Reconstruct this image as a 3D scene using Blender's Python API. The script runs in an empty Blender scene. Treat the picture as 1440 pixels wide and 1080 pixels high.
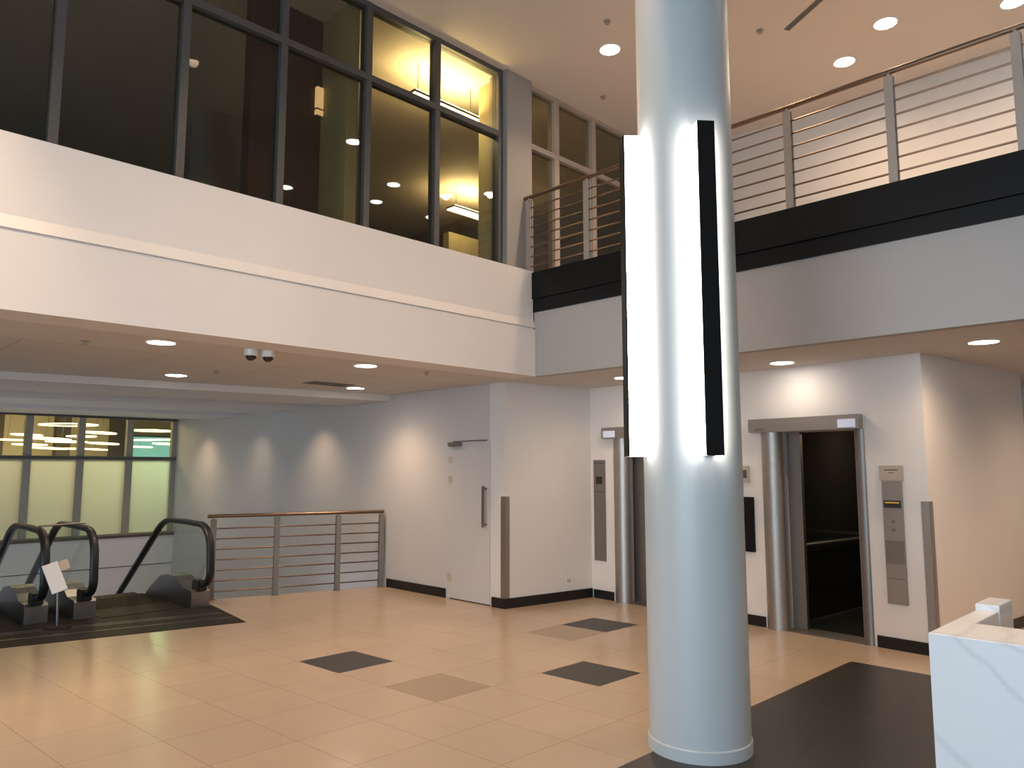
import bpy, bmesh, math, random
from mathutils import Vector, Matrix
random.seed(7)
PI = math.pi
scene = bpy.context.scene
col = scene.collection

# ------------------------------------------------------------------ materials
class NT:
    """small helper to write node maths"""
    def __init__(s, mat):
        mat.use_nodes = True
        s.t = mat.node_tree
        s.bsdf = s.t.nodes.get('Principled BSDF')
        s.out = s.t.nodes.get('Material Output')
    def n(s, typ, **kw):
        nd = s.t.nodes.new(typ)
        for k, v in kw.items(): setattr(nd, k, v)
        return nd
    def put(s, v, sock):
        if hasattr(v, 'is_output'): s.t.links.new(v, sock)
        else: sock.default_value = v
    def m(s, op, a, b=0.0, c=0.0):
        nd = s.n('ShaderNodeMath', operation=op)
        for i, v in enumerate((a, b, c)): s.put(v, nd.inputs[i])
        return nd.outputs[0]
    def mix(s, f, a, b):
        nd = s.n('ShaderNodeMix', data_type='RGBA')
        s.put(f, nd.inputs['Factor']); s.put(a, nd.inputs[6]); s.put(b, nd.inputs[7])
        return nd.outputs[2]
    def obj(s):
        g = s.n('ShaderNodeNewGeometry')
        sp = s.n('ShaderNodeSeparateXYZ')
        s.t.links.new(g.outputs['Position'], sp.inputs[0])
        return g.outputs['Position'], sp.outputs[0], sp.outputs[1], sp.outputs[2]
    def noise(s, vec, scale, detail=3.0, rough=.5):
        nd = s.n('ShaderNodeTexNoise')
        s.put(scale, nd.inputs['Scale']); s.put(detail, nd.inputs['Detail']); s.put(rough, nd.inputs['Roughness'])
        s.t.links.new(vec, nd.inputs['Vector'])
        return nd.outputs[0]
    def bump(s, h, strength=.1, dist=.01):
        b = s.n('ShaderNodeBump')
        s.put(strength, b.inputs['Strength']); s.put(dist, b.inputs['Distance'])
        s.t.links.new(h, b.inputs['Height'])
        s.t.links.new(b.outputs[0], s.bsdf.inputs['Normal'])

def rgb(r, g, b): return (r, g, b, 1.0)

def pmat(name, c, rough=.5, metal=0.0, var=.04, scale=3.0, spec=.5, bump=0.0):
    m = bpy.data.materials.new(name); t = NT(m)
    pos = t.obj()[0]
    f = t.noise(pos, scale, 4.0)
    a = tuple(x * (1 - var) for x in c[:3]) + (1,); b = tuple(min(1, x * (1 + var)) for x in c[:3]) + (1,)
    t.put(t.mix(f, a, b), t.bsdf.inputs['Base Color'])
    t.bsdf.inputs['Roughness'].default_value = rough
    t.bsdf.inputs['Metallic'].default_value = metal
    t.bsdf.inputs['Specular IOR Level'].default_value = spec
    if bump: t.bump(t.noise(pos, 180.0, 2.0), bump, .002)
    return m

def emat(name, c, strength, base=(.8, .8, .8)):
    m = bpy.data.materials.new(name); t = NT(m)
    t.bsdf.inputs['Base Color'].default_value = rgb(*base)
    t.bsdf.inputs['Emission Color'].default_value = rgb(*c)
    t.bsdf.inputs['Emission Strength'].default_value = strength
    return m

def brushed(name, c, rough=.32, stretch=(40, 40, 1.5), var=.12):
    m = bpy.data.materials.new(name); t = NT(m)
    pos = t.obj()[0]
    mp = t.n('ShaderNodeMapping'); mp.inputs['Scale'].default_value = stretch
    t.t.links.new(pos, mp.inputs[0])
    f = t.noise(mp.outputs[0], 6.0, 3.0)
    a = tuple(x * (1 - var) for x in c) + (1,); b = tuple(min(1, x * (1 + var)) for x in c) + (1,)
    t.put(t.mix(f, a, b), t.bsdf.inputs['Base Color'])
    t.bsdf.inputs['Metallic'].default_value = 1.0
    t.put(t.m('MULTIPLY_ADD', f, .15, rough - .07), t.bsdf.inputs['Roughness'])
    return m

def glassmat(name, tint, refl=1.0, rough=.02):
    m = bpy.data.materials.new(name); t = NT(m)
    tr = t.n('ShaderNodeBsdfTransparent'); tr.inputs[0].default_value = rgb(*tint)
    gl = t.n('ShaderNodeBsdfGlossy'); gl.inputs['Roughness'].default_value = rough
    gl.inputs['Color'].default_value = rgb(.9, .9, .9)
    fr = t.n('ShaderNodeFresnel'); fr.inputs['IOR'].default_value = 1.55
    fr.inputs['IOR'].default_value = 1.55
    ge = t.n('ShaderNodeNewGeometry')
    f = t.m('MINIMUM', t.m('MULTIPLY', t.m('MULTIPLY', fr.outputs[0], refl), t.m('SUBTRACT', 1.0, ge.outputs['Backfacing'])), .9)
    ms = t.n('ShaderNodeMixShader')
    t.put(f, ms.inputs[0]); t.t.links.new(tr.outputs[0], ms.inputs[1]); t.t.links.new(gl.outputs[0], ms.inputs[2])
    t.t.links.new(ms.outputs[0], t.out.inputs['Surface'])
    return m

def frostmat(name, c):
    m = bpy.data.materials.new(name); t = NT(m)
    tl = t.n('ShaderNodeBsdfTranslucent'); tl.inputs[0].default_value = rgb(*c)
    df = t.n('ShaderNodeBsdfDiffuse'); df.inputs[0].default_value = rgb(.6, .62, .6)
    ms = t.n('ShaderNodeMixShader'); ms.inputs[0].default_value = .3
    t.t.links.new(tl.outputs[0], ms.inputs[1]); t.t.links.new(df.outputs[0], ms.inputs[2])
    t.t.links.new(ms.outputs[0], t.out.inputs['Surface'])
    return m

def floor_mat():
    m = bpy.data.materials.new('polished_stone_tiles'); t = NT(m)
    pos, x, y, z = t.obj()
    u = t.m('ADD', x, t.m('MULTIPLY', t.m('SUBTRACT', y, 3.88), .062))
    cu = t.m('DIVIDE', t.m('SUBTRACT', u, 2.605), .563)
    cv = t.m('DIVIDE', t.m('SUBTRACT', y, 3.287), .5945)
    iu = t.m('FLOOR', cu); iv = t.m('FLOOR', cv)
    fu = t.m('FRACT', cu); fv = t.m('FRACT', cv)
    def edge(f): return t.m('MINIMUM', f, t.m('SUBTRACT', 1.0, f))
    grout = t.m('LESS_THAN', t.m('MINIMUM', edge(fu), edge(fv)), .0045)
    cell = t.n('ShaderNodeCombineXYZ'); t.put(iu, cell.inputs[0]); t.put(iv, cell.inputs[1])
    wn = t.n('ShaderNodeTexWhiteNoise', noise_dimensions='2D'); t.t.links.new(cell.outputs[0], wn.inputs['Vector'])
    def at(a, b):
        return t.m('MULTIPLY', t.m('COMPARE', iu, float(a), .3), t.m('COMPARE', iv, float(b), .3))
    def anyof(cs):
        r = None
        for c in cs:
            k = at(*c); r = k if r is None else t.m('MAXIMUM', r, k)
        return r
    dark_cells = anyof([(2, 4), (4, 1), (7, 3)])
    zone = t.m('MULTIPLY', t.m('LESS_THAN', x, 7.06), t.m('LESS_THAN', y, 2.79))
    dark = t.m('MAXIMUM', dark_cells, zone)
    tan = anyof([(2, 2), (6, 3)])
    n1 = t.noise(pos, 2.2, 5.0, .6)
    n2 = t.noise(pos, 26.0, 4.0, .6)
    base = t.mix(n1, rgb(.42, .315, .225), rgb(.49, .375, .275))
    base = t.mix(t.m('MULTIPLY', wn.outputs[0], .35), base, rgb(.40, .305, .22))
    base = t.mix(t.m('MULTIPLY', tan, .8), base, rgb(.30, .215, .14))
    dk = t.mix(n2, rgb(.018, .0155, .013), rgb(.036, .031, .026))
    base = t.mix(dark, base, dk)
    base = t.mix(t.m('MULTIPLY', grout, t.mix(dark, rgb(.75, .75, .75), rgb(.25, .25, .25))), base, rgb(.25, .16, .10))
    t.put(base, t.bsdf.inputs['Base Color'])
    r = t.m('MULTIPLY_ADD', n2, .10, .19)
    r = t.m('ADD', r, t.m('MULTIPLY', dark, .14))
    t.put(r, t.bsdf.inputs['Roughness'])
    t.bsdf.inputs['Specular IOR Level'].default_value = .5
    t.bump(t.m('SUBTRACT', 1.0, grout), .15, .001)
    return m

def ceiling_tile_mat():
    m = bpy.data.materials.new('soffit_panels'); t = NT(m)
    pos, x, y, z = t.obj()
    def near(v, pitch, off, w):
        f = t.m('FRACT', t.m('DIVIDE', t.m('SUBTRACT', v, off), pitch))
        e = t.m('MINIMUM', f, t.m('SUBTRACT', 1.0, f))
        return t.m('LESS_THAN', e, w / pitch)
    seam = t.m('MAXIMUM', near(x, 1.2, .35, .006), near(y, .75, 7.45, .006))
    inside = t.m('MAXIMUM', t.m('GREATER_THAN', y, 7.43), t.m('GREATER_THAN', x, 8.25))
    seam = t.m('MULTIPLY', seam, inside)
    n1 = t.noise(pos, 1.5, 3.0)
    a = t.mix(n1, rgb(.60, .56, .52), rgb(.66, .62, .58))
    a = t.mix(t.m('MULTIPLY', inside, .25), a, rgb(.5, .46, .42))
    t.put(t.mix(t.m('MULTIPLY', seam, .55), a, rgb(.2, .17, .15)), t.bsdf.inputs['Base Color'])
    t.bsdf.inputs['Roughness'].default_value = .7
    return m

def marble_mat():
    m = bpy.data.materials.new('white_marble'); t = NT(m)
    pos, x, y, z = t.obj()
    mp = t.n('ShaderNodeMapping'); mp.inputs['Rotation'].default_value = (.75, .2, .3); mp.inputs['Location'].default_value = (.1, .22, .0)
    t.t.links.new(pos, mp.inputs[0])
    warp = t.m('MULTIPLY', t.m('SUBTRACT', t.noise(pos, 3.0, 5.0, .6), .5), .16)
    f = None
    for ky, off, wd, st in ((.84, .158, .011, .26), (.43, .643, .009, .3), (.84, -.35, .016, .22), (.62, .93, .012, .2), (1.2, -.9, .02, .25)):
        d = t.m('ABSOLUTE', t.m('ADD', t.m('SUBTRACT', t.m('SUBTRACT', z, t.m('MULTIPLY', y, ky)), off), warp))
        v = t.m('MULTIPLY', t.m('MAXIMUM', t.m('SUBTRACT', 1.0, t.m('DIVIDE', d, wd*2)), 0.0), st)
        f = v if f is None else t.m('MAXIMUM', f, v)
    c = t.mix(t.noise(pos, 1.3, 4.0), rgb(.86, .86, .87), rgb(.92, .92, .92))
    t.put(t.mix(f, c, rgb(.42, .46, .50)), t.bsdf.inputs['Base Color'])
    t.bsdf.inputs['Roughness'].default_value = .28
    return m

M = dict(
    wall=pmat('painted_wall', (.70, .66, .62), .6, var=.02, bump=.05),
    liftwall=pmat('painted_lift_wall_lit', (.82, .755, .70), .6, var=.02),  # wall paint lightened for the lifts; bounce light put into the colour
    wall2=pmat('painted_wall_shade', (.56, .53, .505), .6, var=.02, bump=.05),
    fascia=pmat('painted_fascia', (.76, .71, .675), .55, var=.02),
    grey=pmat('grey_fascia', (.40, .375, .355), .6, var=.03),
    pier=pmat('pier_paint', (.31, .285, .265), .55, var=.02),
    black=pmat('black_cladding', (.007, .007, .0075), .5, var=.15, spec=.2),
    basebd=pmat('black_skirting', (.008, .008, .008), .35, var=.1),
    ceil=pmat('upper_ceiling_paint', (.72, .62, .535), .7, var=.02),
    soffit=ceiling_tile_mat(),
    beam=pmat('beam_paint', (.66, .63, .60), .65, var=.02),
    floor=floor_mat(),
    lowfloor=pmat('lower_floor', (.55, .50, .45), .35, var=.06),
    column=pmat('column_paint', (.54, .575, .58), .38, var=.025, scale=1.6),
    steel=brushed('brushed_steel', (.44, .40, .36), .46),
    steel2=brushed('satin_steel', (.30, .27, .245), .48),
    rail=brushed('bronze_tinted_steel', (.22, .155, .115), .33, (2, 2, 30)),
    railpost=pmat('post_steel_lit', (.43, .365, .315), .45, .2, var=.08),  # paler copy of the post steel, light put into its colour
    railpost2=pmat('dark_post_steel', (.215, .20, .185), .45, .2, var=.08),  # darker copy of the same steel, without that painted light
    frame=pmat('window_frame_grey', (.115, .11, .105), .45, .35, var=.06),
    glass=glassmat('pane_glass', (.82, .81, .74), 1.0, .015),
    clear=glassmat('balustrade_glass', (.88, .91, .88), .55, .02),
    frost=frostmat('frosted_glass', (.80, .82, .74)),
    rubber=pmat('handrail_rubber', (.010, .010, .010), .45, var=.2),
    deck=brushed('escalator_deck', (.29, .29, .295), .36, (1, 20, 20)),
    plate=pmat('landing_metal', (.034, .029, .025), .55, .0, var=.25, scale=8, spec=.06),
    marble=marble_mat(),
    cab=pmat('cab_lining', (.016, .014, .011), .12, .0, var=.2),
    cabfloor=pmat('cab_floor', (.02, .02, .018), .3, var=.2),
    plastic=pmat('white_plastic', (.75, .72, .68), .4, var=.02),
    beige=pmat('beige_plate', (.56, .47, .36), .4, .2, var=.05),
    ink=pmat('dark_ink', (.03, .03, .03), .5, var=.1),
    paper=pmat('white_card', (.92, .88, .84), .6, var=.03),
    dome=pmat('smoked_dome', (.02, .015, .013), .12, var=.1),
    brown=pmat('brown_panel', (.055, .022, .015), .5, var=.15),
    olive=pmat('olive_wall', (.40, .34, .18), .65, var=.05),
    farwall=pmat('cream_wall', (.55, .50, .33), .65, var=.05),
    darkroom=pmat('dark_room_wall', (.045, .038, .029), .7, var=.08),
    olivegrey=pmat('grey_olive_mullion', (.34, .32, .26), .5, var=.05),
    fitting=pmat('ceiling_fitting_paint', (.42, .35, .29), .6, var=.05),
    carpet=pmat('dark_carpet', (.05, .045, .04), .9, var=.2),
    vent=pmat('vent_dark', (.20, .17, .145), .7, var=.05),
    lampon=emat('lamp_lens', (1.0, .93, .84), 14.0),
    bar=emat('light_bar_lens', (1.0, .90, .80), 10.5),
    pendant=emat('pendant_lens', (1.0, .80, .42), 9.0),
    pendant_up=emat('pendant_upper_lens', (1.0, .78, .36), 26.0),
    ring=emat('ring_lens', (1.0, .74, .36), 2.6),
    screen=emat('lift_screen', (.75, .78, 1.0), .16, (.5, .5, .55)),
    amber=emat('amber_display', (1.0, .55, .06), .16, (.2, .12, .02)),
    aqua=emat('aqua_screen', (.32, .90, .80), .33, (.2, .4, .38)),
    sconce=emat('sconce_glow', (1.0, .62, .30), .4, (.5, .3, .2)),
)

# ------------------------------------------------------------------ mesh builder
def worigin(o):
    v = Vector((0, 0, 0))
    while o is not None:
        v += o.location; o = o.parent
    return v

class MB:
    def __init__(s, xf=None): s.bm = bmesh.new(); s.xf = xf or Matrix.Identity(4)
    def _v(s, p): return s.bm.verts.new(s.xf @ Vector(p))
    def box(s, a, b):
        x0, x1 = sorted((a[0], b[0])); y0, y1 = sorted((a[1], b[1])); z0, z1 = sorted((a[2], b[2]))
        v = [s._v(p) for p in ((x0,y0,z0),(x1,y0,z0),(x1,y1,z0),(x0,y1,z0),(x0,y0,z1),(x1,y0,z1),(x1,y1,z1),(x0,y1,z1))]
        for f in ((0,3,2,1),(4,5,6,7),(0,1,5,4),(1,2,6,5),(2,3,7,6),(3,0,4,7)): s.bm.faces.new([v[i] for i in f])
        return s
    def prism(s, pts, vec):
        """polygon pts (3-D) extruded by vec"""
        a = [s._v(p) for p in pts]; b = [s._v(Vector(p) + Vector(vec)) for p in pts]
        n = len(a)
        s.bm.faces.new(a); s.bm.faces.new(b[::-1])
        for i in range(n): s.bm.faces.new((a[i], b[i], b[(i+1) % n], a[(i+1) % n]))
        return s
    def tube(s, path, r, seg=10, closed=False, sy=1.0):
        """round (or flattened) bar swept along a path"""
        P = [Vector(p) for p in path]; n = len(P); rings = []
        for i, p in enumerate(P):
            if closed: d = P[(i+1) % n] - P[i-1]
            else: d = P[min(i+1, n-1)] - P[max(i-1, 0)]
            d.normalize()
            ref = Vector((0, 0, 1)) if abs(d.z) < .95 else Vector((1, 0, 0))
            a = d.cross(ref).normalized(); b = a.cross(d).normalized()
            rings.append([s._v(p + a * (r * math.cos(2*PI*k/seg)) + b * (r * sy * math.sin(2*PI*k/seg))) for k in range(seg)])
        m = n if closed else n - 1
        for i in range(m):
            A, B = rings[i], rings[(i+1) % n]
            for k in range(seg): s.bm.faces.new((A[k], A[(k+1) % seg], B[(k+1) % seg], B[k]))
        if not closed:
            s.bm.faces.new(rings[0][::-1]); s.bm.faces.new(rings[-1])
        return s
    def ribbon(s, path, hx, hn):
        """rectangular rail swept along a path lying in a plane x = const: half width hx in x, half thickness hn"""
        P = [Vector(p) for p in path]; n = len(P); rings = []
        for i, p in enumerate(P):
            d = (P[min(i+1, n-1)] - P[max(i-1, 0)]).normalized()
            nn = Vector((0, -d.z, d.y))
            X = Vector((hx, 0, 0)); c = .55
            pts = [p - X*c - nn*hn, p + X*c - nn*hn, p + X - nn*hn*c, p + X + nn*hn*c, p + X*c + nn*hn, p - X*c + nn*hn, p - X + nn*hn*c, p - X - nn*hn*c]
            rings.append([s._v(q) for q in pts])
        k = 8
        for i in range(n-1):
            A, B = rings[i], rings[i+1]
            for j in range(k): s.bm.faces.new((A[j], A[(j+1) % k], B[(j+1) % k], B[j]))
        s.bm.faces.new(rings[0][::-1]); s.bm.faces.new(rings[-1])
        return s
    def lathe(s, cx, cy, prof, seg=48):
        """prof: list of (radius, z), closed at both ends"""
        rings = []
        for r, z in prof:
            rings.append([s._v((cx + r*math.cos(2*PI*k/seg), cy + r*math.sin(2*PI*k/seg), z)) for k in range(seg)])
        for A, B in zip(rings, rings[1:]):
            for k in range(seg): s.bm.faces.new((A[k], A[(k+1) % seg], B[(k+1) % seg], B[k]))
        s.bm.faces.new(rings[0][::-1]); s.bm.faces.new(rings[-1])
        return s
    def annulus(s, cx, cy, prof, seg=32):
        rings = [[s._v((cx + r*math.cos(2*PI*k/seg), cy + r*math.sin(2*PI*k/seg), z)) for k in range(seg)] for r, z in prof]
        for A, B in zip(rings, rings[1:] + rings[:1]):
            for k in range(seg): s.bm.faces.new((A[k], A[(k+1) % seg], B[(k+1) % seg], B[k]))
        return s
    def build(s, name, mat, parent=None, bevel=0.0, smooth=False, loc=None):
        bmesh.ops.recalc_face_normals(s.bm, faces=s.bm.faces)
        if bevel:
            bmesh.ops.bevel(s.bm, geom=list(s.bm.edges), offset=bevel, segments=2, affect='EDGES', clamp_overlap=True)
        vs = [v.co for v in s.bm.verts]
        if parent is not None: org = worigin(parent)
        elif loc is not None: org = Vector(loc)
        else:
            org = Vector(((min(v.x for v in vs)+max(v.x for v in vs))/2, (min(v.y for v in vs)+max(v.y for v in vs))/2, min(v.z for v in vs)))
        bmesh.ops.translate(s.bm, verts=s.bm.verts, vec=-org)
        me = bpy.data.meshes.new(name); s.bm.to_mesh(me); s.bm.free()
        if smooth:
            for p in me.polygons: p.use_smooth = True
            me.set_sharp_from_angle(angle=math.radians(40))
        me.materials.append(M[mat] if isinstance(mat, str) else mat)
        o = bpy.data.objects.new(name, me); col.objects.link(o)
        if parent is not None: o.parent = parent
        else: o.location = org
        return o

def tag(o, label, cat, group=None, kind=None):
    if label: o['label'] = label
    if cat: o['category'] = cat
    if group: o['group'] = group
    if kind: o['kind'] = kind
    return o
def thing(name, label, cat, loc, group=None):
    o = bpy.data.objects.new(name, None); o.empty_display_size = .1
    o.location = loc; col.objects.link(o)
    return tag(o, label, cat, group)
def struct(o, label=None, cat=None):
    o['kind'] = 'structure'
    if label: o['label'] = label
    if cat: o['category'] = cat
    return o
def copy_tree(o, parent=None):
    c = o.copy(); col.objects.link(c); c.parent = parent
    for ch in o.children: copy_tree(ch, c)
    return c

ZS, ZF, ZC = 2.80, 4.05, 6.62      # soffit, upper floor, upper ceiling
YG = 6.42                          # plane of the upper glazing
WX = 6.68                          # plane of the long wall with the door
K0, K1 = (6.66, 6.78), (8.10, 6.57)  # lobby wall between the door wall and the lifts
P0, P1 = (7.78, 2.33), (8.10, 6.55)  # lift wall
U = Vector((P1[0]-P0[0], P1[1]-P0[1], 0)); UL = U.length; U.normalize()
NRM = Vector((-U.y, U.x, 0))       # out of the lift wall, towards the hall
PC = Vector((P0[0], P0[1], 0)) - U*.045   # outer corner of the lift wall
LIFT = Matrix(((U.x, NRM.x, 0, P0[0]), (U.y, NRM.y, 0, P0[1]), (0, 0, 1, 0), (0, 0, 0, 1)))  # local (u, out, z)

# ------------------------------------------------------------------ floor and shell
fl = MB()
V0, V1 = (4.30, 10.03), (6.90, 9.26)   # edge of the stair void under the railing
poly = [(-7, -7), (12, -7), (12, 7.5), (6.9, 7.5), V1, V0, (4.30, 10.9), (-7, 10.9)]
fl.prism([(x, y, -.32) for x, y in poly], (0, 0, .32))
struct(fl.build('floor', 'floor', loc=(0, 0, 0)), 'polished tan stone tile floor with a few dark tiles', 'floor')
struct(MB().box((-7, 7.6, -4.7), (9, 24, -4.5)).build('floor_lower', 'lowfloor'), 'stone floor of the level below the escalators', 'floor')

struct(MB().box((-7, -7, ZC), (12, 14.3, ZC+.15)).build('ceiling', 'ceil'), 'high tan ceiling over the double height hall', 'ceiling')
sf = MB()
sf.prism([(x, y, ZS) for x, y in ((-7, 6.12), (6.52, 6.12), (6.52, -7), (12, -7), (12, 17.3), (-7, 17.3))], (0, 0, .08))
struct(sf.build('ceiling_soffit', 'soffit'), 'low panelled ceiling under the balcony and the offices', 'ceiling')
struct(MB().box((6.56, -7, 3.9), (12, 6.3, ZF-.005)).build('floor_balcony', 'lowfloor'), 'floor slab of the balcony', 'floor')
struct(MB().box((-7, 6.5, 3.9), (12, 14.2, ZF-.005)).build('floor_office', 'carpet'), 'floor slab of the glazed rooms upstairs', 'floor')

# long wall with the door, continuing down into the void
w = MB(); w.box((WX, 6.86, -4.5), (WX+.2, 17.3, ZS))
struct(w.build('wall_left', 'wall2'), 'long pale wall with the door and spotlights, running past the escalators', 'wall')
w = MB(); w.prism([(K0[0], K0[1], 0), (K1[0]+.3, K1[1]-.04, 0), (K1[0]+.3, K1[1]+.26, 0), (K0[0]+.02, K0[1]+.3, 0)], (0, 0, ZS))
struct(w.build('wall_lobby', 'wall'), 'short pale wall between the white door and the first lift', 'wall')
# lift wall in panels around the two lift openings
LB = (.62, 1.45)    # near lift opening along the wall
LA = (2.93, 3.70)   # far lift opening
LH = 2.10
w = MB(LIFT)
for a, b in ((-.045, LB[0]), (LB[1], LA[0]), (LA[1], UL + .05)): w.box((a, 0, 0), (b, -.28, ZS))
for a, b in (LB, LA): w.box((a, 0, LH), (b, -.28, ZS))
struct(w.build('wall_lift', 'liftwall'), 'pale wall holding both lifts', 'wall')
R1 = (10.4, 2.00)
w = MB(); w.prism([(PC.x, PC.y, 0), (R1[0], R1[1], 0), (R1[0], R1[1]+.25, 0), (PC.x+.05, PC.y+.25, 0)], (0, 0, ZS))
struct(w.build('wall_right', 'wall'), 'tan wall running back beside the near lift', 'wall')
struct(MB().box((11.8, -7, 0), (12, 7.5, ZS)).build('wall_corridor', 'wall'), 'wall closing the corridor behind the desk', 'wall')
w = MB(); w.prism([(9.9, 6.3, ZF), (10.62, -7, ZF), (10.8, -7, ZF), (10.1, 6.3, ZF)], (0, 0, ZC-ZF))
struct(w.build('wall_balcony', 'wall'), 'pale wall at the back of the balcony', 'wall')
# walls that close the hall outside the picture; daylight comes in through the street front
w = MB()
w.box((-7.2, -7, 0), (-7, 6.1, .4)); w.box((-7.2, -7, 3.6), (-7, 6.1, ZC)); w.box((-7.2, 5.0, .4), (-7, 6.1, 3.6)); w.box((-7.2, -7, .4), (-7, -5.0, 3.6))
struct(w.build('wall_front', 'wall'), 'street front wall with a wide window opening', 'wall')
struct(MB().box((-7, -7.2, 0), (12, -7, ZC)).build('wall_back', 'wall2'), 'plain wall behind the viewer', 'wall')
struct(MB().box((-7.2, 6.1, 0), (-7, 17.3, ZS)).build('wall_side', 'wall2'), 'plain wall at the far left of the escalator hall', 'wall')
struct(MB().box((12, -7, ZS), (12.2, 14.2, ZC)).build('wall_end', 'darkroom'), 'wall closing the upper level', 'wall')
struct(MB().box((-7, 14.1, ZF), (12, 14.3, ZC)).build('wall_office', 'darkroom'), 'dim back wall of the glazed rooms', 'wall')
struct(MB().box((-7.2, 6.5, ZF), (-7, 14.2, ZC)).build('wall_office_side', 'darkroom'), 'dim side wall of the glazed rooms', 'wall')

# fascias
prof = [(6.10, 2.795), (6.10, 3.355), (6.125, 3.357), (6.125, 3.372), (6.098, 3.375), (6.105, 3.40), (6.13, 3.475), (6.13, 4.07), (6.5, 4.07), (6.5, 2.795)]
f = MB(); f.prism([(-7, y, z) for y, z in prof], (13.5, 0, 0))
struct(f.build('trim_1', 'fascia'), 'white stepped fascia under the glazed rooms', 'fascia')
f = MB(); f.box((6.505, -7, 2.795), (6.62, 6.12, 3.57))
struct(f.build('trim_2', 'grey'), 'grey lower fascia of the balcony', 'fascia')
f = MB(); f.box((6.47, -7, 3.725), (6.62, 6.14, 4.05))
struct(f.build('trim_3', 'black'), 'black upper cladding band on the balcony edge', 'fascia')
f = MB(); f.box((6.49, -7, 3.565), (6.62, 6.14, 3.72))
struct(f.build('trim_4', 'black'), 'narrow black cladding band under the wider one', 'fascia')
f = MB(); f.box((6.22, 6.30, 4.05), (6.66, 6.62, ZC))
struct(f.build('pier', 'pier', bevel=.006), 'grey painted square pier between the glazing and the balcony railing', 'pier')

# dropped beams across the escalator hall (parallel to the void edge)
for i, y0 in enumerate((9.25, 11.85, 14.1)):
    sl = -.171
    b = MB(); b.prism([(-7, y0 + sl*(-7-WX), 2.71), (WX, y0, 2.71), (WX, y0+1.25, 2.71), (-7, y0+1.25 + sl*(-7-WX), 2.71)], (0, 0, .09))
    struct(b.build('trim_%d' % (5+i), 'beam'), ('dropped ceiling beam nearest the white fascia', 'second dropped ceiling beam behind the first', 'farthest dropped ceiling beam by the frosted windows')[i], 'beam')

# skirting
def base_strip(name, a, b, out, h=.12, t=.018):
    d = (Vector(b) - Vector(a)).normalized(); n = Vector((out[0], out[1])).normalized() * t
    s = MB(); s.prism([(a[0], a[1], 0), (b[0], b[1], 0), (b[0]+n.x, b[1]+n.y, 0), (a[0]+n.x, a[1]+n.y, 0)], (0, 0, h))
    return struct(s.build(name, 'basebd'))
base_strip('baseboard_left', (WX, 7.92), (WX, 9.24), (-1, 0))
s = MB()
s.prism([(K0[0]-.018, K0[1]-.018, 0), (8.085, 6.552, 0), (8.085, 6.59, 0), (K0[0]+.01, K0[1]+.03, 0), (K0[0]+.01, 7.0, 0), (K0[0]-.018, 7.0, 0)], (0, 0, .12))
struct(s.build('baseboard_lobby', 'basebd'))
s = MB(LIFT); s.box((3.86, 0, 0), (UL-.02, .018, .11)); struct(s.build('baseboard_corner', 'basebd'))
s = MB(LIFT); s.box((1.68, 0, 0), (2.80, .018, .11)); struct(s.build('baseboard_center', 'basebd'))
s = MB(LIFT); s.box((-.063, 0, 0), (.49, .018, .11)); struct(s.build('baseboard_lift', 'basebd'))
base_strip('baseboard_right', (PC.x, PC.y), (R1[0], R1[1]), (-.1, -1), .11)

# ------------------------------------------------------------------ glazing
def glazing(name, label, xs, y, z0, z1, zt, fw=.07, mat='frame', glass='glass', top=.06):
    x0, x1 = xs[0], xs[-1]
    f = MB()
    for x in xs: f.box((x-fw/2, y-.05, z0), (x+fw/2, y+.07, z1))
    f.box((x0, y-.045, z1-top), (x1, y+.065, z1)); f.box((x0, y-.045, z0), (x1, y+.065, z0+.05))
    f.box((x0, y-.055, zt-.035), (x1, y+.06, zt+.035))
    fo = f.build(name, mat, loc=((x0+x1)/2, y, z0))
    struct(fo, label, 'window')
    for a, b in zip(xs, xs[1:]):
        for c, d in ((z0+.05, zt-.035), (zt+.035, z1-top)):
            g = MB(); g.box((a+fw/2, y+.004, c), (b-fw/2, y+.012, d))
            g.build('pane', glass if not isinstance(glass, tuple) else glass[0 if c < zt-.1 else 1], fo)
    return fo
xs = [1.43 - .94*k for k in range(9, 0, -1)] + [1.43, 2.38, 3.30, 4.26, 5.19, 6.18]
glazing('window_1', 'tall dark framed glass wall above the white fascia', xs, YG, 4.05, ZC, 5.78)
glazing('window_2', 'dark framed glass wall behind the balcony railing', [6.69, 7.22, 8.0, 8.9, 9.86], YG, 4.05, ZC, 5.80, .09, 'railpost')  # frame takes the paler post tone; its light is in the colour

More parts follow.
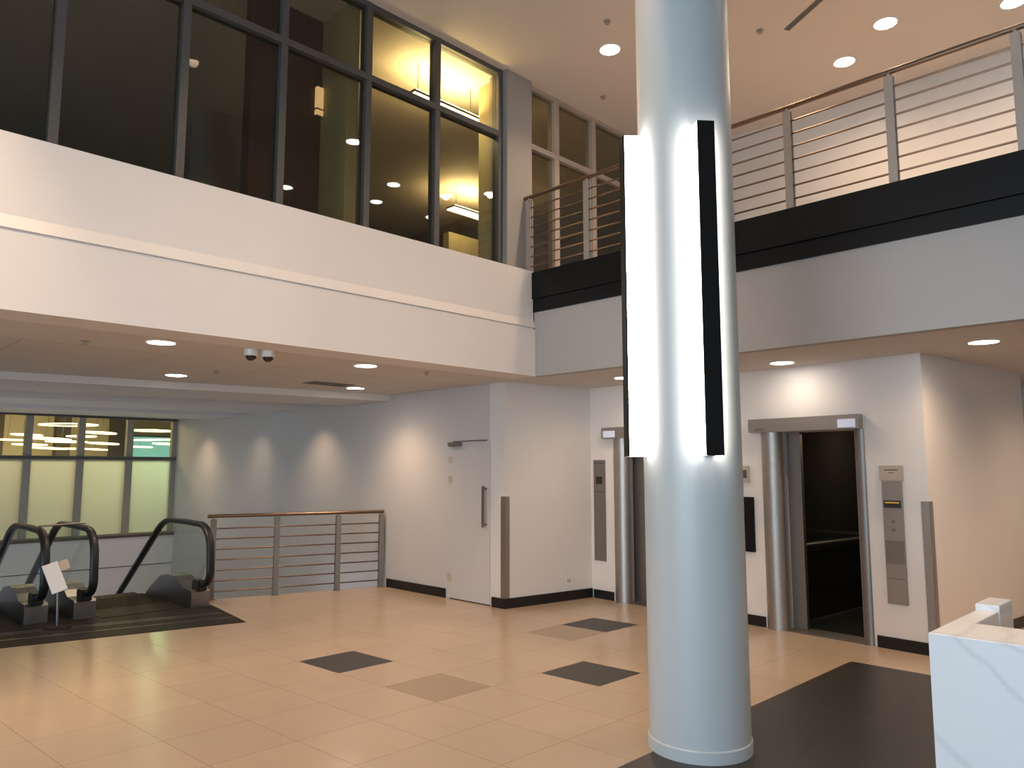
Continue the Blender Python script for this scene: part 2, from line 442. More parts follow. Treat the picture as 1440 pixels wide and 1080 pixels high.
# dim rooms behind the upper glass
struct(MB().box((3.30, 7.05, ZF), (4.10, 7.22, ZC)).build('wall_brown', 'brown'), 'dark brown panel behind the glass wall', 'wall')
struct(MB().box((4.10, 6.54, ZF), (4.24, 7.22, ZC)).build('wall_olive', 'olive'), 'olive partition end behind the glass wall', 'wall')
struct(MB().box((6.30, 6.66, ZF), (6.46, 6.90, ZC)).build('wall_partition', 'olive'), 'olive partition end beside the pier, lit by the hanging lamp', 'wall')
struct(MB().box((8.55, 10.15, ZF), (9.5, 10.3, 5.95)).build('wall_screen_panel', 'olive'), 'low olive screen wall below the farther strip light', 'wall')
def pendant(label, x0, x1, y, z):
    p = thing('pendant_light', label, 'lamp', ((x0+x1)/2, y, z), 'hanging strip lights behind the glass')
    MB().box((x0, y-.10, z), (x1, y+.10, z+.012)).build('lower_lens', 'pendant', p)
    MB().box((x0-.01, y-.11, z+.012), (x1+.01, y+.11, z+.045)).build('housing', 'frame', p)
    MB().box((x0+.02, y-.10, z+.045), (x1-.02, y+.10, z+.055)).build('upper_lens', 'pendant_up', p)
    for x in (x0+.12, x1-.12):
        MB().tube([(x, y, z+.05), (x, y, ZC)], .006, 6).build('cable', 'frame', p)
pendant('upper strip light hanging behind the glass wall next to the pier, crossing the transom', 5.28, 6.38, 7.02, 6.19)
pendant('lower, farther strip light hanging behind the glass pane next to the pier', 8.25, 9.08, 9.75, 6.20)
sc = thing('wall_sconce', 'small orange glowing wall lamp at the edge of the brown panel', 'lamp', (4.085, 7.04, 5.55))
MB().box((4.02, 7.0, 5.60), (4.10, 7.045, 5.83)).build('shade', 'sconce', sc)
MB().box((4.02, 7.0, 5.52), (4.10, 7.045, 5.57)).build('lower_glow', 'sconce', sc)
MB().box((4.03, 7.02, 5.50), (4.09, 7.05, 5.90)).build('backplate', 'frame', sc)

# ------------------------------------------------------------------ railings
def railing(name, label, A, B, z, posts, group=None, bars=7, hr=.024, ends=(0, 0), rr=.0095, h=.98, pm='railpost'):
    A, B = Vector((A[0], A[1], 0)), Vector((B[0], B[1], 0)); d = (B-A).normalized(); n = Vector((-d.y, d.x, 0))
    r = thing(name, label, 'railing', (A.x, A.y, z), group)
    def P(t, zz, off=0): p = A + d*t + n*off; return (p.x, p.y, z+zz)
    L = (B-A).length
    MB().tube([P(-ends[0], h), P(L+ends[1], h)], hr, 14).build('handrail', 'rail', r, smooth=True)
    for k in range(bars):
        zz = .10 + .1235*k*(h/.98)
        MB().tube([P(0, zz), P(L, zz)], rr, 8).build('rail', 'rail', r, smooth=True)
    for t in posts:
        xf = Matrix(((d.x, n.x, 0, (A+d*t).x), (d.y, n.y, 0, (A+d*t).y), (0, 0, 1, z), (0, 0, 0, 1)))
        p = MB(xf); p.box((-.035, -.03, 0), (.035, -.016, h-.04)); p.box((-.035, .016, 0), (.035, .03, h-.04)); p.box((-.012, -.016, h-.06), (.012, .016, h-.015)); p.box((-.05, -.04, 0), (.05, .04, .008)); p.box((-.02,-.016,0),(.02,.016,h-.06))
        p.build('post', pm, r, bevel=.002)
    return r
railing('railing', 'long steel balcony railing above the black cladding band', (6.53, 6.24), (6.53, -6.8), ZF,
        [.02, .93, 1.80, 2.55, 3.32, 4.21, 5.12, 6.0, 6.9, 7.8, 8.7, 9.6, 10.5, 11.4, 12.3], 'steel rod railings', ends=(.06, 0))
dv = (Vector(V1)-Vector(V0)).normalized(); nv = Vector((dv.y, -dv.x))*.045
RA = (4.37 + nv.x, 10.005 + nv.y); RB = (WX-.03, 10.005 + (WX-.03-4.37)*dv.y/dv.x + nv.y)
LR = (Vector(RB)-Vector(RA)).length
railing('railing', 'short steel railing beside the escalator, ending at the pale wall', RA, RB, 0.0, [.03, .85, 1.70, LR-.05], 'steel rod railings', ends=(.05, -.02), h=1.08, pm='railpost2')

# ------------------------------------------------------------------ column and light bars
CX, CY, CR = 4.28, 2.635, .308
c = thing('column', 'round pale painted column carrying two light bars', 'column', (CX, CY, 0))
MB().lathe(CX, CY, [(CR, .075), (CR, ZC)], 72).build('shaft', 'column', c, smooth=True)
MB().lathe(CX, CY, [(CR+.008, 0), (CR+.008, .068), (CR+.002, .075)], 72).build('base_ring', 'column', c, smooth=True)
view = math.atan2(-CY, -CX)
def light_bar(label, deg, z0, z1, w=.108, depth=.125):
    a = view + math.radians(deg)
    d = Vector((math.cos(a), math.sin(a), 0)); t = Vector((-d.y, d.x, 0))
    o = Vector((CX, CY, 0)) + d*(CR-.02)
    xf = Matrix(((d.x, t.x, 0, o.x), (d.y, t.y, 0, o.y), (0, 0, 1, 0), (0, 0, 0, 1)))
    b = thing('wall_light', label, 'lamp', (o.x, o.y, z0), 'light bars on the round column')
    D = depth + .02
    m = MB(xf); m.box((D-.012, -w/2, z0), (D, w/2, z1)); m.box((0, -w/2+.012, z0), (D-.012, w/2-.012, z0+.006)); m.box((0, -w/2+.012, z1-.006), (D-.012, w/2-.012, z1)); m.box((0, -w/2+.014, z0+.006), (D-.012, w/2-.014, z1-.006))
    m.build('housing', 'black', b)
    for s in (-1, 1):
        MB(xf).box((.004, s*(w/2-.012), z0), (D-.012, s*w/2, z1)).build('diffuser', 'bar', b)
light_bar('white glowing light bar on the left edge of the round column', -72, 1.78, 3.90)
light_bar('light bar on the front of the round column with a black outer face', 18, 1.78, 3.84)

# ------------------------------------------------------------------ downlights
LAMPC = (1.0, .70, .46)
def downlight_proto(r):
    d = thing('downlight', None, None, (0, 0, 0))
    m = MB(); m.annulus(0, 0, [(r, -.006), (r+.018, -.006), (r+.02, 0), (r, 0)], 32)
    m.build('trim_ring', 'plastic', d, smooth=True)
    MB().lathe(0, 0, [(r-.001, -.004), (r-.001, .0)], 32).build('lens', 'lampon', d)
    return d
def spot(x, y, z, e, size=120, blend=.8, c=LAMPC, aim=None, rad=.06, name='downlight_lamp'):
    l = bpy.data.lights.new(name, 'SPOT'); l.energy = e; l.color = c; l.spot_size = math.radians(size); l.spot_blend = blend; l.shadow_soft_size = rad
    o = bpy.data.objects.new(name, l); o.location = (x, y, z); col.objects.link(o)
    if aim: o.rotation_euler = (Vector(aim)-Vector((x, y, z))).to_track_quat('-Z', 'Y').to_euler()
    return o
proto = downlight_proto(.115)
first = [True]
def downlight(x, y, z, label, group, energy, size=158, blend=1.0):
    if z > 5: size = 160 if x > 8 else 128
    o = proto if first[0] else copy_tree(proto)
    first[0] = False
    o.location = (x, y, z); tag(o, label, 'lamp', group)
    spot(x, y, z-.02, energy, size, blend)
ES, EU = 34.0, 132.0
gs, gu = 'round downlights in the low ceiling', 'round downlights in the high ceiling'
downlight(2.45, 6.78, ZS, 'round downlight nearest the white fascia, left of the two dome cameras', gs, ES)
downlight(4.57, 6.78, ZS, 'round downlight nearest the white fascia, right of the two dome cameras', gs, ES)
downlight(3.46, 9.05, ZS, 'round downlight just before the dropped beam, above the escalators', gs, ES)
downlight(5.76, 8.78, ZS, 'round downlight just before the dropped beam, near the pale door wall', gs, ES)
downlight(7.40, 5.47, ZS, 'round downlight by the far lift, half hidden by the glowing column bar', gs, ES)
downlight(7.50, 3.52, ZS, 'round downlight above the near lift', gs, ES*.16)
downlight(7.50, 1.69, ZS, 'round downlight by the right edge of the low ceiling near the tan wall', gs, ES*1.15)
for y, x in ((11.07, 6.12), (13.2, 6.12), (15.55, 6.12), (8.80, 6.08)):  # last position is an extra spot, added to strengthen the nearest scallop
    spot(x, y, ZS-.02, ES*1.1, 112, 1.0, name='wall_wash_lamp')
downlight(6.78, 5.14, ZC, 'round downlight in the high ceiling left of the column', gu, EU)
downlight(9.01, 3.29, ZC, 'lower of the two neighbouring downlights right of the column, by the balcony handrail', gu, EU*.33)
downlight(8.52, 2.65, ZC, 'upper of the two neighbouring downlights right of the column', gu, EU*.33)
downlight(9.07, 1.55, ZC, 'downlight in the top right corner, cut by the picture edge', gu, EU*.33)
for x, y, t in ((6.06, 3.41, 'highest downlight mirrored in the glass wall, beside the orange wall lamp'), (7.52, 2.42, 'downlight mirrored in the middle of the glass pane left of the strip lights'),
                (7.80, 1.50, 'downlight mirrored low in the glass pane, below its nearest twin'), (6.26, .98, 'downlight mirrored low in the glass in front of the brown panel')):
    downlight(x, y, ZC, t, gu, EU*.25)
for x, y in ((1.0, 3.4), (-2.0, 1.5), (-1.2, 4.4), (3.4, 4.0)):  # unseen spots without fittings, added to light floor and fascia
    spot(x, y, ZC-.03, EU*1.25, 128, 1.0)
spot(.1, 4.9, ZC-.03, 260, 40, 1.0, aim=(.55, 6.1, 3.0))
for x, y in ((8.9, -.6), (7.5, -.4), (9.9, .8), (7.0, .3), (6.95, -1.4)):  # added fill spots over the corridor, out of view
    spot(x, y, ZS-.03, ES*1.2, 158, 1.0)
for x, y in ((3.4, 11.2), (.6, 11.6), (3.4, 13.5), (3.0, 15.8)):
    spot(x, y, ZS-.02, ES*.85, 150, 1.0, name='escalator_hall_fill')  # fill spots added between the beams to brighten the void

# ------------------------------------------------------------------ small ceiling fittings
def dome_camera(label, x, y):
    d = thing('dome_camera', label, 'camera', (x, y, ZS), 'dome cameras on the low ceiling')
    MB().lathe(x, y, [(.062, ZS), (.062, ZS-.055), (.052, ZS-.062)], 28).build('housing', 'plastic', d, smooth=True)
    MB().lathe(x, y, [(.05, ZS-.062)] + [(.05*math.cos(a), ZS-.062-.045*math.sin(a)) for a in (.3, .6, .9, 1.2, 1.5)], 28).build('dome', 'dome', d, smooth=True)
dome_camera('left one of the two small dome cameras on the low ceiling', 3.19, 6.60)
dome_camera('right one of the two small dome cameras on the low ceiling', 3.345, 6.57)
def sprinkler(label, x, y, z, g):
    s = thing('sprinkler', label, 'sprinkler', (x, y, z), g)
    MB().lathe(x, y, [(.04, z), (.04, z-.006), (.012, z-.01)], 20).build('collar', 'fitting', s)
    MB().lathe(x, y, [(.012, z-.01), (.012, z-.03)], 12).build('stem', 'fitting', s)
    MB().lathe(x, y, [(.028, z-.03), (.028, z-.034)], 16).build('deflector', 'fitting', s)
g = 'ceiling sprinklers'
sprinkler('small sprinkler in the low ceiling at far left, before the beam', 1.95, 7.15, ZS, g)
sprinkler('small sprinkler in the low ceiling near the end of the white fascia', 5.36, 6.73, ZS, g)
sprinkler('small sprinkler in the low ceiling below the dome cameras', 3.64, 8.36, ZS, g)
sprinkler('small sprinkler in the high ceiling just above the left downlight', 6.30, 4.81, ZC, g)
sprinkler('small sprinkler in the high ceiling between the left downlight and the column light bar', 7.62, 5.90, ZC, g)
sprinkler('small sprinkler in the high ceiling beside the slot vent', 7.66, 3.70, ZC, g)
v = thing('slot_vent', 'long narrow grey slot vent in the high ceiling right of the column', 'vent', (7.72, 3.25, ZC))
MB().prism([(7.83, 3.50, ZC-.004), (7.90, 3.47, ZC-.004), (7.42, 2.62, ZC-.004), (7.35, 2.65, ZC-.004)], (0, 0, .004)).build('frame', 'vent', v)
MB().prism([(7.84, 3.48, ZC-.006), (7.88, 3.465, ZC-.006), (7.41, 2.64, ZC-.006), (7.37, 2.655, ZC-.006)], (0, 0, .003)).build('slot', 'frame', v)
v = thing('air_vent', 'flat dark air vent panel in the low ceiling before the first beam', 'vent', (5.3, 8.62, ZS))
MB().box((4.92, 8.42, ZS-.008), (5.52, 8.72, ZS)).build('frame', 'vent', v)
sl = MB()
for k in range(9): sl.box((4.95, 8.445+.03*k, ZS-.012), (5.49, 8.452+.03*k, ZS-.008))
sl.build('slats', 'vent', v)

# ------------------------------------------------------------------ door in the long wall
d = thing('door_1', None, None, (WX, 7.45, 0)); d['kind'] = 'structure'; d['label'] = 'flush white door in the pale wall with steel pull handle'; d['category'] = 'door'
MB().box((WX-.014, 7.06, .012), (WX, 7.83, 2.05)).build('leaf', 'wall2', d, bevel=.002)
MB().box((WX-.006, 7.05, 0), (WX, 7.84, .011)).build('gap_shade', 'basebd', d)  # black strip drawn for the dark gap under the leaf
for z in (1.82, 1.56, .28): MB().box((WX-.018, 7.80, z-.045), (WX, 7.875, z+.045)).build('hinge', 'beige', d)
h = MB(); h.box((WX-.085, 7.10, .965), (WX-.070, 7.14, 1.485)); ho = h.build('handle', 'steel2', d, bevel=.003)
for z in (1.0, 1.45): MB().tube([(WX-.07, 7.12, z), (WX-.012, 7.12, z)], .013, 10).build('standoff', 'steel2', ho)
cl = MB().box((WX-.075, 7.60, 2.0), (WX-.014, 7.83, 2.055)).build('closer', 'steel2', d, bevel=.005)
a = MB(); a.tube([(WX-.05, 7.70, 2.062), (WX-.10, 7.38, 2.066), (WX-.03, 7.10, 2.07)], .008, 6); a.box((WX-.06, 7.67, 2.05), (WX-.03, 7.73, 2.07)); a.build('closer_arm', 'frame', cl)
# corner guards
def guard(label, a, d1, d2, z0, z1):
    a = Vector((a[0], a[1], 0)); d1 = Vector((*d1, 0)).normalized(); d2 = Vector((*d2, 0)).normalized()
    o = -(d1+d2)*.004
    g = thing('corner_guard', label, 'guard', (a.x, a.y, z0), 'steel corner guards')
    m = MB(); p = a + o
    for dd, oth in ((d1, d2), (d2, d1)):
        q = [p, p+dd*.075, p+dd*.075+oth*.004, p+oth*.004]
        m.prism([(v.x, v.y, z0) for v in q], (0, 0, z1-z0))
    m.build('angle', 'steel', g)
guard('steel corner guard on the wall corner beside the white door', K0, (.03, 1), (K1[0]-K0[0], K1[1]-K0[1]), .12, 1.36)
guard('steel corner guard on the wall corner behind the desk', (PC.x, PC.y), (U.x, U.y), (R1[0]-PC.x, R1[1]-PC.y), .11, 1.40)
# socket on the lobby wall
kd = Vector((K1[0]-K0[0], K1[1]-K0[1], 0)).normalized(); kn = Vector((kd.y, -kd.x, 0))
KX = Matrix(((kd.x, kn.x, 0, K0[0]), (kd.y, kn.y, 0, K0[1]), (0, 0, 1, 0), (0, 0, 0, 1)))
s = thing('wall_socket', 'white power socket low on the lobby wall', 'socket', KX @ Vector((1.03, 0, .22)))
MB(KX).box((.97, 0, .20), (1.10, .010, .30)).build('plate', 'plastic', s, bevel=.003)
MB(KX).box((1.0, .010, .225), (1.07, .013, .275)).build('insert', 'beige', s)

# ------------------------------------------------------------------ lifts
def lift(label, u0, u1, jl, jr, open_, mirror):
    """u0..u1 header span; jl/jr jamb centre positions (far, near)"""
    lo, hi = min(jl, jr), max(jl, jr)
    e = thing('elevator', label, 'elevator', LIFT @ Vector(((u0+u1)/2, 0, 0)), 'lifts in the pale wall')
    MB(LIFT).box((u0, 0, 2.10), (u1, .10, 2.245)).build('header', 'steel', e, bevel=.003)
    for u, jw in ((jl, .125), (jr, .125 if mirror else .07)):
        m = MB(LIFT); m.lathe(u, -.05, [(jw, 0), (jw, 2.10)], 32); m.build('jamb', 'steel' if u == jl else 'steel2', e, smooth=True)  # near jamb in darker steel; its dark reflection put into the colour
    m = MB(LIFT); m.box((lo, -.26, 0), (hi, .03, .008)); m.build('sill', 'steel2', e)
    ds = (u1-.24, u1-.04) if mirror else (u0+.03, u0+.21)
    dp = MB(LIFT).box((ds[0], .10, 2.115), (ds[1], .106, 2.20)).build('floor_display', 'screen', e)
    mk = (u0+.06, u0+.2) if mirror else (u1-.2, u1-.07)
    mm = MB(LIFT)
    for k in range(2): mm.box((mk[0]+.02*k, .10, 2.118+.018*k), (mk[1]-.03*k, .1015, 2.123+.018*k))
    mm.build('maker_plate', 'ink', e)
    return e
e2 = lift('near lift with open doors and a dark cab, right of the column', .53, 1.76, 1.55, .57, True, False)
MB(LIFT).box((1.29, -.20, .01), (1.44, -.15, 2.10)).build('door', 'steel2', e2)
cab = MB(LIFT)
ca, cb, cd = .30, 1.50, 2.45
for a, b in (((ca-.05, -.30, 0), (ca, -cd, 2.4)), ((cb, -.30, 0), (cb+.05, -cd, 2.4)), ((ca-.05, -cd, 0), (cb+.05, -cd-.05, 2.4)), ((ca-.05, -.30, 2.36), (cb+.05, -cd, 2.41))): cab.box(a, b)
for a, b in ((ca-.05, LB[0]), (1.40, cb+.05)): cab.box((a, -.30, 0), (b, -.32, 2.4))
cab.box((ca-.05, -.30, 2.1), (cb+.05, -.32, 2.4))
cabo = cab.build('cab', 'cab', e2)
MB(LIFT).box((ca, -.30, -.02), (cb, -cd, .012)).build('cab_floor', 'cabfloor', e2)
hr = MB(LIFT); zz = .86
hr.tube([(cb-.05, -.45, zz), (cb-.05, -cd+.05, zz), (ca+.05, -cd+.05, zz)], .016, 8)
hr.build('cab_handrail', 'steel', cabo)
tr = MB(LIFT); tr.box((cb-.006, -.34, .012), (cb, -cd, .03)); tr.build('cab_skirting', 'steel2', cabo)
e1 = lift('far lift seen left of the column, mostly hidden', 2.75, 3.97, 3.72, 2.92, False, True)
for a, b in ((2.93, 3.318), (3.322, 3.70)):
    MB(LIFT).box((a, -.20, .01), (b, -.16, 2.10)).build('door', 'steel2', e1)

# call panels
cp = thing('call_panel', 'tall steel lift call panel with beige plate, right of the near lift', 'panel', LIFT @ Vector((.28, 0, .42)), 'tall lift call panels')
MB(LIFT).box((.185, 0, .425), (.375, .014, 1.59)).build('backplate', 'steel', cp, bevel=.002)
pl_ = MB(LIFT).box((.165, 0, 1.585), (.395, .010, 1.735)).build('notice_plate', 'beige', cp, bevel=.003)
tx = MB(LIFT); tx.box((.215, .010, 1.688), (.345, .0112, 1.695)); tx.box((.255, .010, 1.662), (.305, .0112, 1.667)); tx.build('notice_lines', 'ink', pl_)
MB(LIFT).box((.20, .014, 1.33), (.36, .020, 1.40)).build('indicator_surround', 'ink', cp)
MB(LIFT).box((.215, .020, 1.372), (.345, .023, 1.386)).build('indicator', 'amber', cp)
MB(LIFT).box((.195, .014, .80), (.365, .018, 1.02)).build('dark_insert', 'steel2', cp)
for z in (1.12, 1.20):
    m = MB(LIFT @ Matrix.Translation((.28, .014, z)) @ Matrix.Rotation(-PI/2, 4, 'X')); m.lathe(0, 0, [(.018, 0), (.018, .006)], 16); m.build('button', 'steel2', cp)
MB(LIFT).box((.20, .014, .66), (.36, .0155, .664)).build('seam', 'ink', cp)
cp = thing('call_panel', 'tall dark steel call panel in the corner left of the far lift', 'panel', LIFT @ Vector((4.09, 0, .49)), 'tall lift call panels')
MB(LIFT).box((3.99, 0, .49), (4.195, .014, 1.82)).build('backplate', 'steel2', cp, bevel=.002)
MB(LIFT).box((4.0, .014, 1.395), (4.185, .0155, 1.402)).build('seam', 'ink', cp)
MB(LIFT).box((4.0, .014, 1.775), (4.185, .0155, 1.782)).build('seam', 'ink', cp)
MB(LIFT).box((4.04, .014, 1.50), (4.15, .018, 1.60)).build('indicator', 'dome', cp)
bp = thing('notice_board', 'black rectangular board on the wall between the column and the near lift', 'board', LIFT @ Vector((2.1, 0, .79)))
MB(LIFT).box((1.775, .001, .79), (2.45, .03, 1.39)).build('panel', 'black', bp, bevel=.003)
kp = thing('keypad', 'small grey keypad above the black board', 'keypad', LIFT @ Vector((1.93, 0, 1.55)))
MB(LIFT).box((1.82, 0, 1.55), (1.945, .025, 1.735)).build('case', 'beige', kp, bevel=.004)
MB(LIFT).box((1.845, .025, 1.60), (1.92, .028, 1.69)).build('screen', 'frame', kp)

# ------------------------------------------------------------------ desk
dk = thing('reception_desk', 'white marble reception desk cut by the right edge of the picture', 'desk', (3.85, .2, 0))
DX, DY = 3.64, 1.105
MB().box((DX, -1.6, 0), (DX+.06, DY, 1.0)).build('front_panel', 'marble', dk, bevel=.003)
MB().box((DX+.06, -1.6, .955), (DX+.37, DY, 1.0)).build('counter_top', 'marble', dk, bevel=.003)
MB().box((DX+.06, DY-.10, 0), (DX+.37, DY, .955)).build('end_panel', 'marble', dk)
MB().box((DX+.37, DY-.095, 0), (4.40, DY, 1.0)).build('side_panel', 'marble', dk, bevel=.003)
MB().box((4.40, DY-.10, 0), (4.66, DY+.005, 1.03)).build('side_block', 'marble', dk, bevel=.003)
MB().box((DX+.06, -1.6, .70), (DX+.80, DY-.10, .735)).build('worktop', 'plastic', dk)
MB().box((DX+.30, -1.6, 0), (DX+.35, DY-.10, .955)).build('back_panel', 'plastic', dk)

# ------------------------------------------------------------------ escalators
SL = math.tan(math.radians(36))
def hand_path(x, y0, zend):
    """from the newel inlet, round the nose, along the top, down the incline"""
    p = [(x, y0+.34, .29), (x, y0+.17, .29)]
    for a in (250, 225, 200, 180): p.append((x, y0+.17+.17*math.cos(math.radians(a)), .46+.17*math.sin(math.radians(a))))
    p.append((x, y0+.02, .70))
    for a in (180, 160, 140, 120, 105, 92): p.append((x, y0+.34+.32*math.cos(math.radians(a)), .70+.31*math.sin(math.radians(a))))
    p.append((x, y0+.75, 1.02))
    yk = y0+1.28
    for k in range(0, 7):
        a = math.radians(36*k/6); R = .75
        p.append((x, yk+R*math.sin(a), 1.02-R*(1-math.cos(a))))
    y1, z1 = p[-1][1], p[-1][2]
    p.append((x, y1+(z1-zend)/SL*.5, (z1+zend)/2)); p.append((x, y1+(z1-zend)/SL, zend))
    return p
ZE = -3.4
def balustrade(e, x, y0):
    path = hand_path(x, y0, ZE)
    MB().ribbon(path, .042, .032).build('handrail', 'rubber', e, smooth=True)
    # glass panel between the base and the rail
    inner = path[7:]
    base = [(x, inner[-1][1]-.12, ZE-.35)] + [(x, y0+1.62, .06), (x, y0+1.25, .28), (x, y0+.85, .30), (x, y0+.60, .23), (x, y0+.30, .21)]
    pts = inner + base
    MB().prism([(x-.006, p[1], p[2]) for p in pts], (.012, 0, 0)).build('glass_panel', 'clear', e)
    # base and deck, following the incline
    up = [(y0+.25, 0.0), (y0+.25, .19), (y0+.28, .215), (y0+.52, .225), (y0+.66, .29), (y0+.82, .335), (y0+1.02, .345), (y0+1.28, .30), (y0+1.62, .12), (y0+2.0, -.15)]
    yE = y0+2.0+(-.16-ZE+.6)/SL
    up.append((yE, ZE-.6))
    lo = [(yE-.8, ZE-.6), (y0+2.0, -.60), (y0+1.70, -.318), (y0+1.62, 0.0)]
    MB().prism([(x-.115, y, z) for y, z in up+lo], (.23, 0, 0)).build('base', 'deck', e)
    MB().box((x-.055, y0+.20, .20), (x+.055, y0+.40, .33)).build('rail_inlet', 'rubber', e, bevel=.01)
def escalator(label, xl, xr, yl, yr):
    e = thing('escalator', label, 'escalator', ((xl+xr)/2, (yl+yr)/2+.8, 0), 'descending escalators')
    balustrade(e, xl, yl); balustrade(e, xr, yr)
    y0 = max(yl, yr)
    st = MB(); y, z = y0+1.6, 0.0
    for k in range(9):
        st.box((xl+.13, y, z-.42), (xr-.13, y+.33, z-.01)); y += .33; z -= .33*SL
    st.build('steps', 'plate', e)
    lp = MB(); lp.box((xl+.13, y0+.1, 0), (xr-.13, y0+1.6, .012))
    for k in range(14): lp.box((xl+.16, y0+.7+.06*k, .012), (xr-.16, y0+.715+.06*k, .015))
    lp.build('comb_plate', 'plate', e)
    return e
escalator('right hand escalator, with the tall glass balustrade beside the short railing', 2.83, 4.06, 9.48, 9.25)
escalator('left hand escalator, cut by the left edge of the picture', 1.15, 2.36, 9.75, 9.55)
ap = MB(); ap.prism([(-4.0, 9.95, 0), (4.05, 8.25, 0), (4.22, 9.52, 0), (4.22, 10.85, 0), (-4.0, 10.85, 0)], (0, 0, .006))
apo = ap.build('landing_plate', 'plate')
tag(apo, 'dark metal floor plate in front of both escalators', 'floor plate')
gr = MB()
for t in (.16, .30, .34): gr.prism([(-4, 9.95+t*2.2, .006), (4.07+.02*t, 8.25+t*2.2, .006), (4.07+.02*t, 8.25+.02+t*2.2, .006), (-4, 9.97+t*2.2, .006)], (0, 0, .002))
gr.build('joint_strips', 'deck', apo)
# sign between the escalators
sg = thing('sign_stand', 'small tilted white card sign standing between the two escalators', 'sign', (2.46, 9.36, .006))
MB().lathe(2.46, 9.36, [(.13, .006), (.13, .02), (.03, .03)], 24).build('base', 'plate', sg, smooth=True)
MB().tube([(2.46, 9.36, .02), (2.44, 9.36, .50)], .016, 10).build('pole', 'deck', sg, smooth=True)
SX = Matrix.Translation((2.395, 9.31, .545)) @ Matrix.Rotation(math.radians(-14), 4, 'Z') @ Matrix.Rotation(math.radians(-24), 4, 'X') @ Matrix.Rotation(math.radians(-20), 4, 'Y')
MB(SX).box((-.075, -.006, -.165), (.075, .006, .165)).build('card', 'paper', sg)
MB(SX @ Matrix.Translation((.11, .02, .10))).box((-.06, -.004, -.05), (.06, .004, .06)).build('card_holder', 'beige', sg)
br = MB().tube([(2.36, 9.95, 1.055), (2.83, 9.88, 1.075)], .011, 8).build('barrier_bar', 'steel'); tag(br, 'thin steel bar joining the handrails of the two escalators', 'bar')

# ------------------------------------------------------------------ far wall of the escalator hall and the room behind
YF = 17.22
w = MB(); w.box((-7, YF, -4.5), (WX, YF+.2, -.34)); w.box((-7, YF-.03, -.32), (WX, YF+.2, .28))
struct(w.build('wall_far', 'fascia'), 'pale parapet across the escalator void below the frosted windows', 'wall')
struct(MB().box((-7, YF-.06, .27), (WX, YF+.25, .31)).build('trim_8', 'rail'), 'brown sill under the frosted windows', 'sill')
fx = [WX - .035 - .94*k for k in range(9, -1, -1)]
glazing('window_3', 'row of tall frosted windows with clear panes above, beyond the escalators', fx, YF+.08, .30, ZS, 1.93, .13, 'olivegrey', ('frost', 'glass'), .04)
t = MB(); t.box((-7, YF-.02, 1.895), (WX-.02, YF+.02, 1.955)); t.box((-7, YF-.02, ZS-.05), (WX-.02, YF+.02, ZS-.001))
struct(t.build('trim_9', 'frame'), 'dark horizontal bar across the frosted windows', 'transom')
struct(MB().box((-3, YF+.3, -.2), (9.5, 23, 0)).build('floor_far', 'carpet'))
struct(MB().box((-3, YF+.3, 3.2), (9.5, 23, 3.3)).build('ceiling_far', 'wall2'))
w = MB(); w.box((-3, 22.8, 0), (9.5, 23, 3.2)); struct(w.build('wall_far_room', 'farwall'), 'yellow lit wall of the room behind the frosted windows', 'wall')
struct(MB().box((9.3, YF+.3, 0), (9.5, 22.8, 3.2)).build('wall_far_side', 'wall'))
struct(MB().box((-3.2, YF+.3, 0), (-3, 22.8, 3.2)).build('wall_far_end', 'wall'))
for i, x in enumerate((4.1, 5.55, 6.85)):
    struct(MB().box((x-.16, 21.6, 0), (x+.16, 21.9, 3.2)).build('trim_%d' % (10+i), 'darkroom'))
sn = thing('wall_screen', 'bright aqua screen seen through the last clear pane', 'screen', (7.9, 22.0, 1.3))
MB().box((6.95, 22.0, 1.30), (8.75, 22.04, 2.58)).build('display', 'aqua', sn)
MB().box((6.90, 22.04, 1.25), (8.80, 22.10, 2.63)).build('frame', 'frame', sn)
MB().box((7.8, 22.1, 1.6), (7.9, 22.8, 1.8)).build('bracket', 'frame', sn)
ch = thing('chandelier', 'cluster of glowing flat rings hanging behind the clear panes', 'lamp', (5.1, 19.6, 3.2))
rings = [(3.95,19.3,2.33,.22),(4.3,19.6,2.46,.30),(5.15,19.7,2.72,.60),(5.75,19.5,2.55,.36),(5.35,19.4,2.45,.30),(4.35,19.5,2.24,.33),(4.75,19.6,2.17,.36),(5.3,19.7,2.17,.26),(5.85,19.5,2.30,.33),(5.05,19.4,2.32,.42),(4.75,19.5,2.38,.40),(5.75,19.6,2.16,.22)]
rings2 = [(6.95,19.5,2.64,.45),(7.0,19.6,2.42,.42),(7.25,19.4,2.32,.30),(6.75,19.6,2.24,.24)]
def ring_lamp(root, rs):
    for x, y, z, r in rs:
        a = random.uniform(-.05, .05)
        q = MB().tube([(x+r*math.cos(2*PI*k/36), y+r*math.sin(2*PI*k/36), z+a*r*math.cos(2*PI*k/36)) for k in range(36)], .014, 8, True).build('ring', 'ring', root, smooth=True)
        MB().tube([(x-r*.5, y-r*.86, z), (x, y, 3.2)], .004, 5).build('wire', 'frame', q)
ring_lamp(ch, rings)
ch['group'] = 'ring chandeliers'
ch2 = thing('chandelier', 'smaller ring lamp cluster hanging in front of the aqua screen', 'lamp', (7.0, 19.6, 3.2), 'ring chandeliers')
ring_lamp(ch2, rings2)

# ------------------------------------------------------------------ lights
def area(name, loc, aim, sx, sy, e, c):
    l = bpy.data.lights.new(name, 'AREA'); l.shape = 'RECTANGLE'; l.size = sx; l.size_y = sy; l.energy = e; l.color = c
    o = bpy.data.objects.new(name, l); o.location = loc; col.objects.link(o)
    o.rotation_euler = (Vector(aim)-Vector(loc)).to_track_quat('-Z', 'Y').to_euler()
    return o
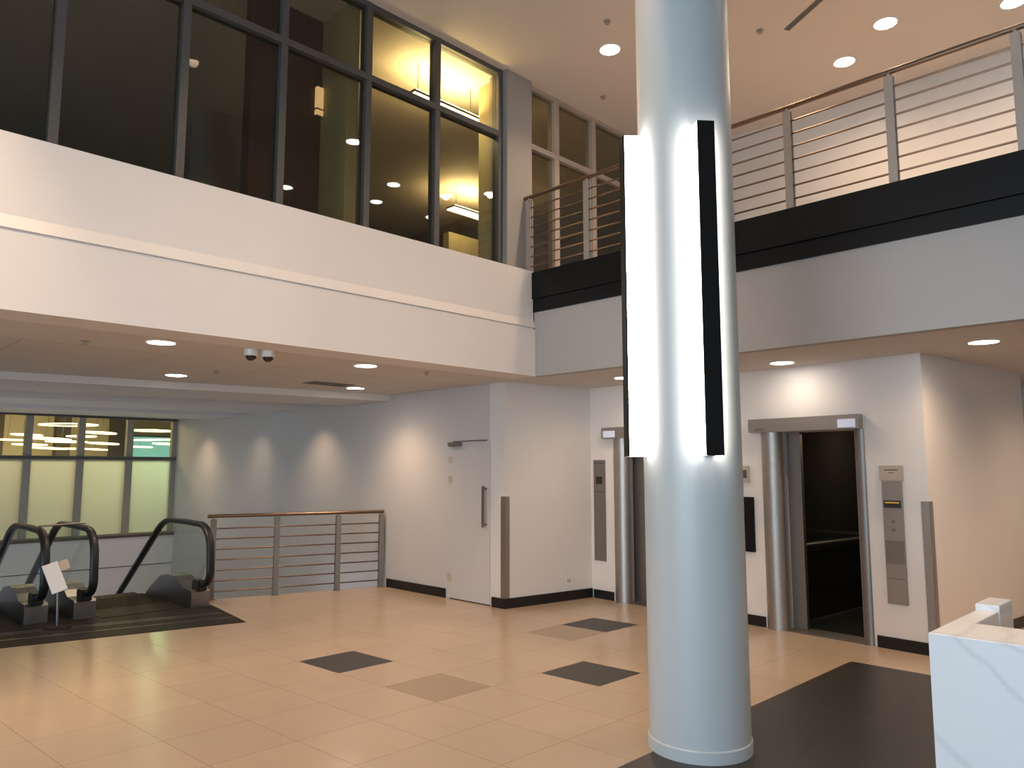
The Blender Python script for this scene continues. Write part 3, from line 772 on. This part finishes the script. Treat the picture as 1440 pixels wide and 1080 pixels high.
# daylight through the street window on the left, behind the viewer
area('daylight_window', (-7.05, -1.0, 2.0), (0, -.8, 1.9), 9, 3.2, 370, (.57, .80, 1.0))
# room behind the frosted windows: warm on the left, greenish daylight on the right
area('far_room_lamp', (4.0, 18.5, 3.15), (4.0, 17.6, 0), 4.5, 1.2, 78, (1.0, .78, .44))
area('far_room_daylight', (7.3, 18.6, 2.9), (6.1, 17.3, 1.9), 1.0, 1.0, 36, (.66, 1.0, .62))
area('far_room_wall_fill', (4.2, 20.2, 1.2), (4.4, 22.8, 2.3), 4, 1, 60, (1.0, .84, .55))  # added fill that brightens the back wall, no fitting there
# level below the escalators
area('lower_level_daylight', (0.5, 12.5, -1.2), (6.6, 12.0, -1.9), 3, 1.4, 75, (.90, .92, 1.0))
area('lower_level_fill', (2.5, 13.5, -2.0), (3.0, 17.2, -.3), 3, 1.4, 45, (1.0, .86, .74))  # added fill aimed at the parapet
# glazed rooms upstairs
area('office_lamp', (5.2, 10.0, 6.5), (5.2, 10.0, 4), 3, 3, 2, (1.0, .80, .45))

cl_ = LIFT @ Vector((.9, -1.4, 2.3))
area('cab_fill', cl_, cl_ - Vector((0, 0, 1)), .5, .5, 6.0, (1.0, .82, .55))  # added dim fill; the cab itself is unlit
wd = bpy.data.worlds.new('dusk'); scene.world = wd; wd.use_nodes = True
bg = wd.node_tree.nodes['Background']; bg.inputs[0].default_value = (.35, .50, .75, 1); bg.inputs[1].default_value = .35

# ------------------------------------------------------------------ camera
cam = bpy.data.cameras.new('camera'); co = bpy.data.objects.new('camera', cam); col.objects.link(co)
F, PITCH, YAW, H = 1063.57, .112002, .784939, 1.7
cam.sensor_width = 36.0; cam.sensor_fit = 'HORIZONTAL'; cam.lens = 36.0*F/1440
cam.clip_start = .05; cam.clip_end = 200
fw = Vector((math.cos(PITCH)*math.cos(YAW), math.cos(PITCH)*math.sin(YAW), math.sin(PITCH)))
rt = Vector((math.sin(YAW), -math.cos(YAW), 0)); up = rt.cross(fw)
co.matrix_world = Matrix(((rt.x, up.x, -fw.x, 0), (rt.y, up.y, -fw.y, 0), (rt.z, up.z, -fw.z, H), (0, 0, 0, 1)))
scene.camera = co
vs = scene.view_settings
vs.view_transform = 'Standard'; vs.look = 'None'; vs.exposure = 1.0; vs.gamma = 1.0
vs.use_curve_mapping = False
cy = scene.cycles
cy.max_bounces = 8; cy.diffuse_bounces = 4; cy.glossy_bounces = 4; cy.transparent_max_bounces = 12; cy.transmission_bounces = 6
cy.sample_clamp_indirect = 6.0
cy.caustics_reflective = False; cy.caustics_refractive = False
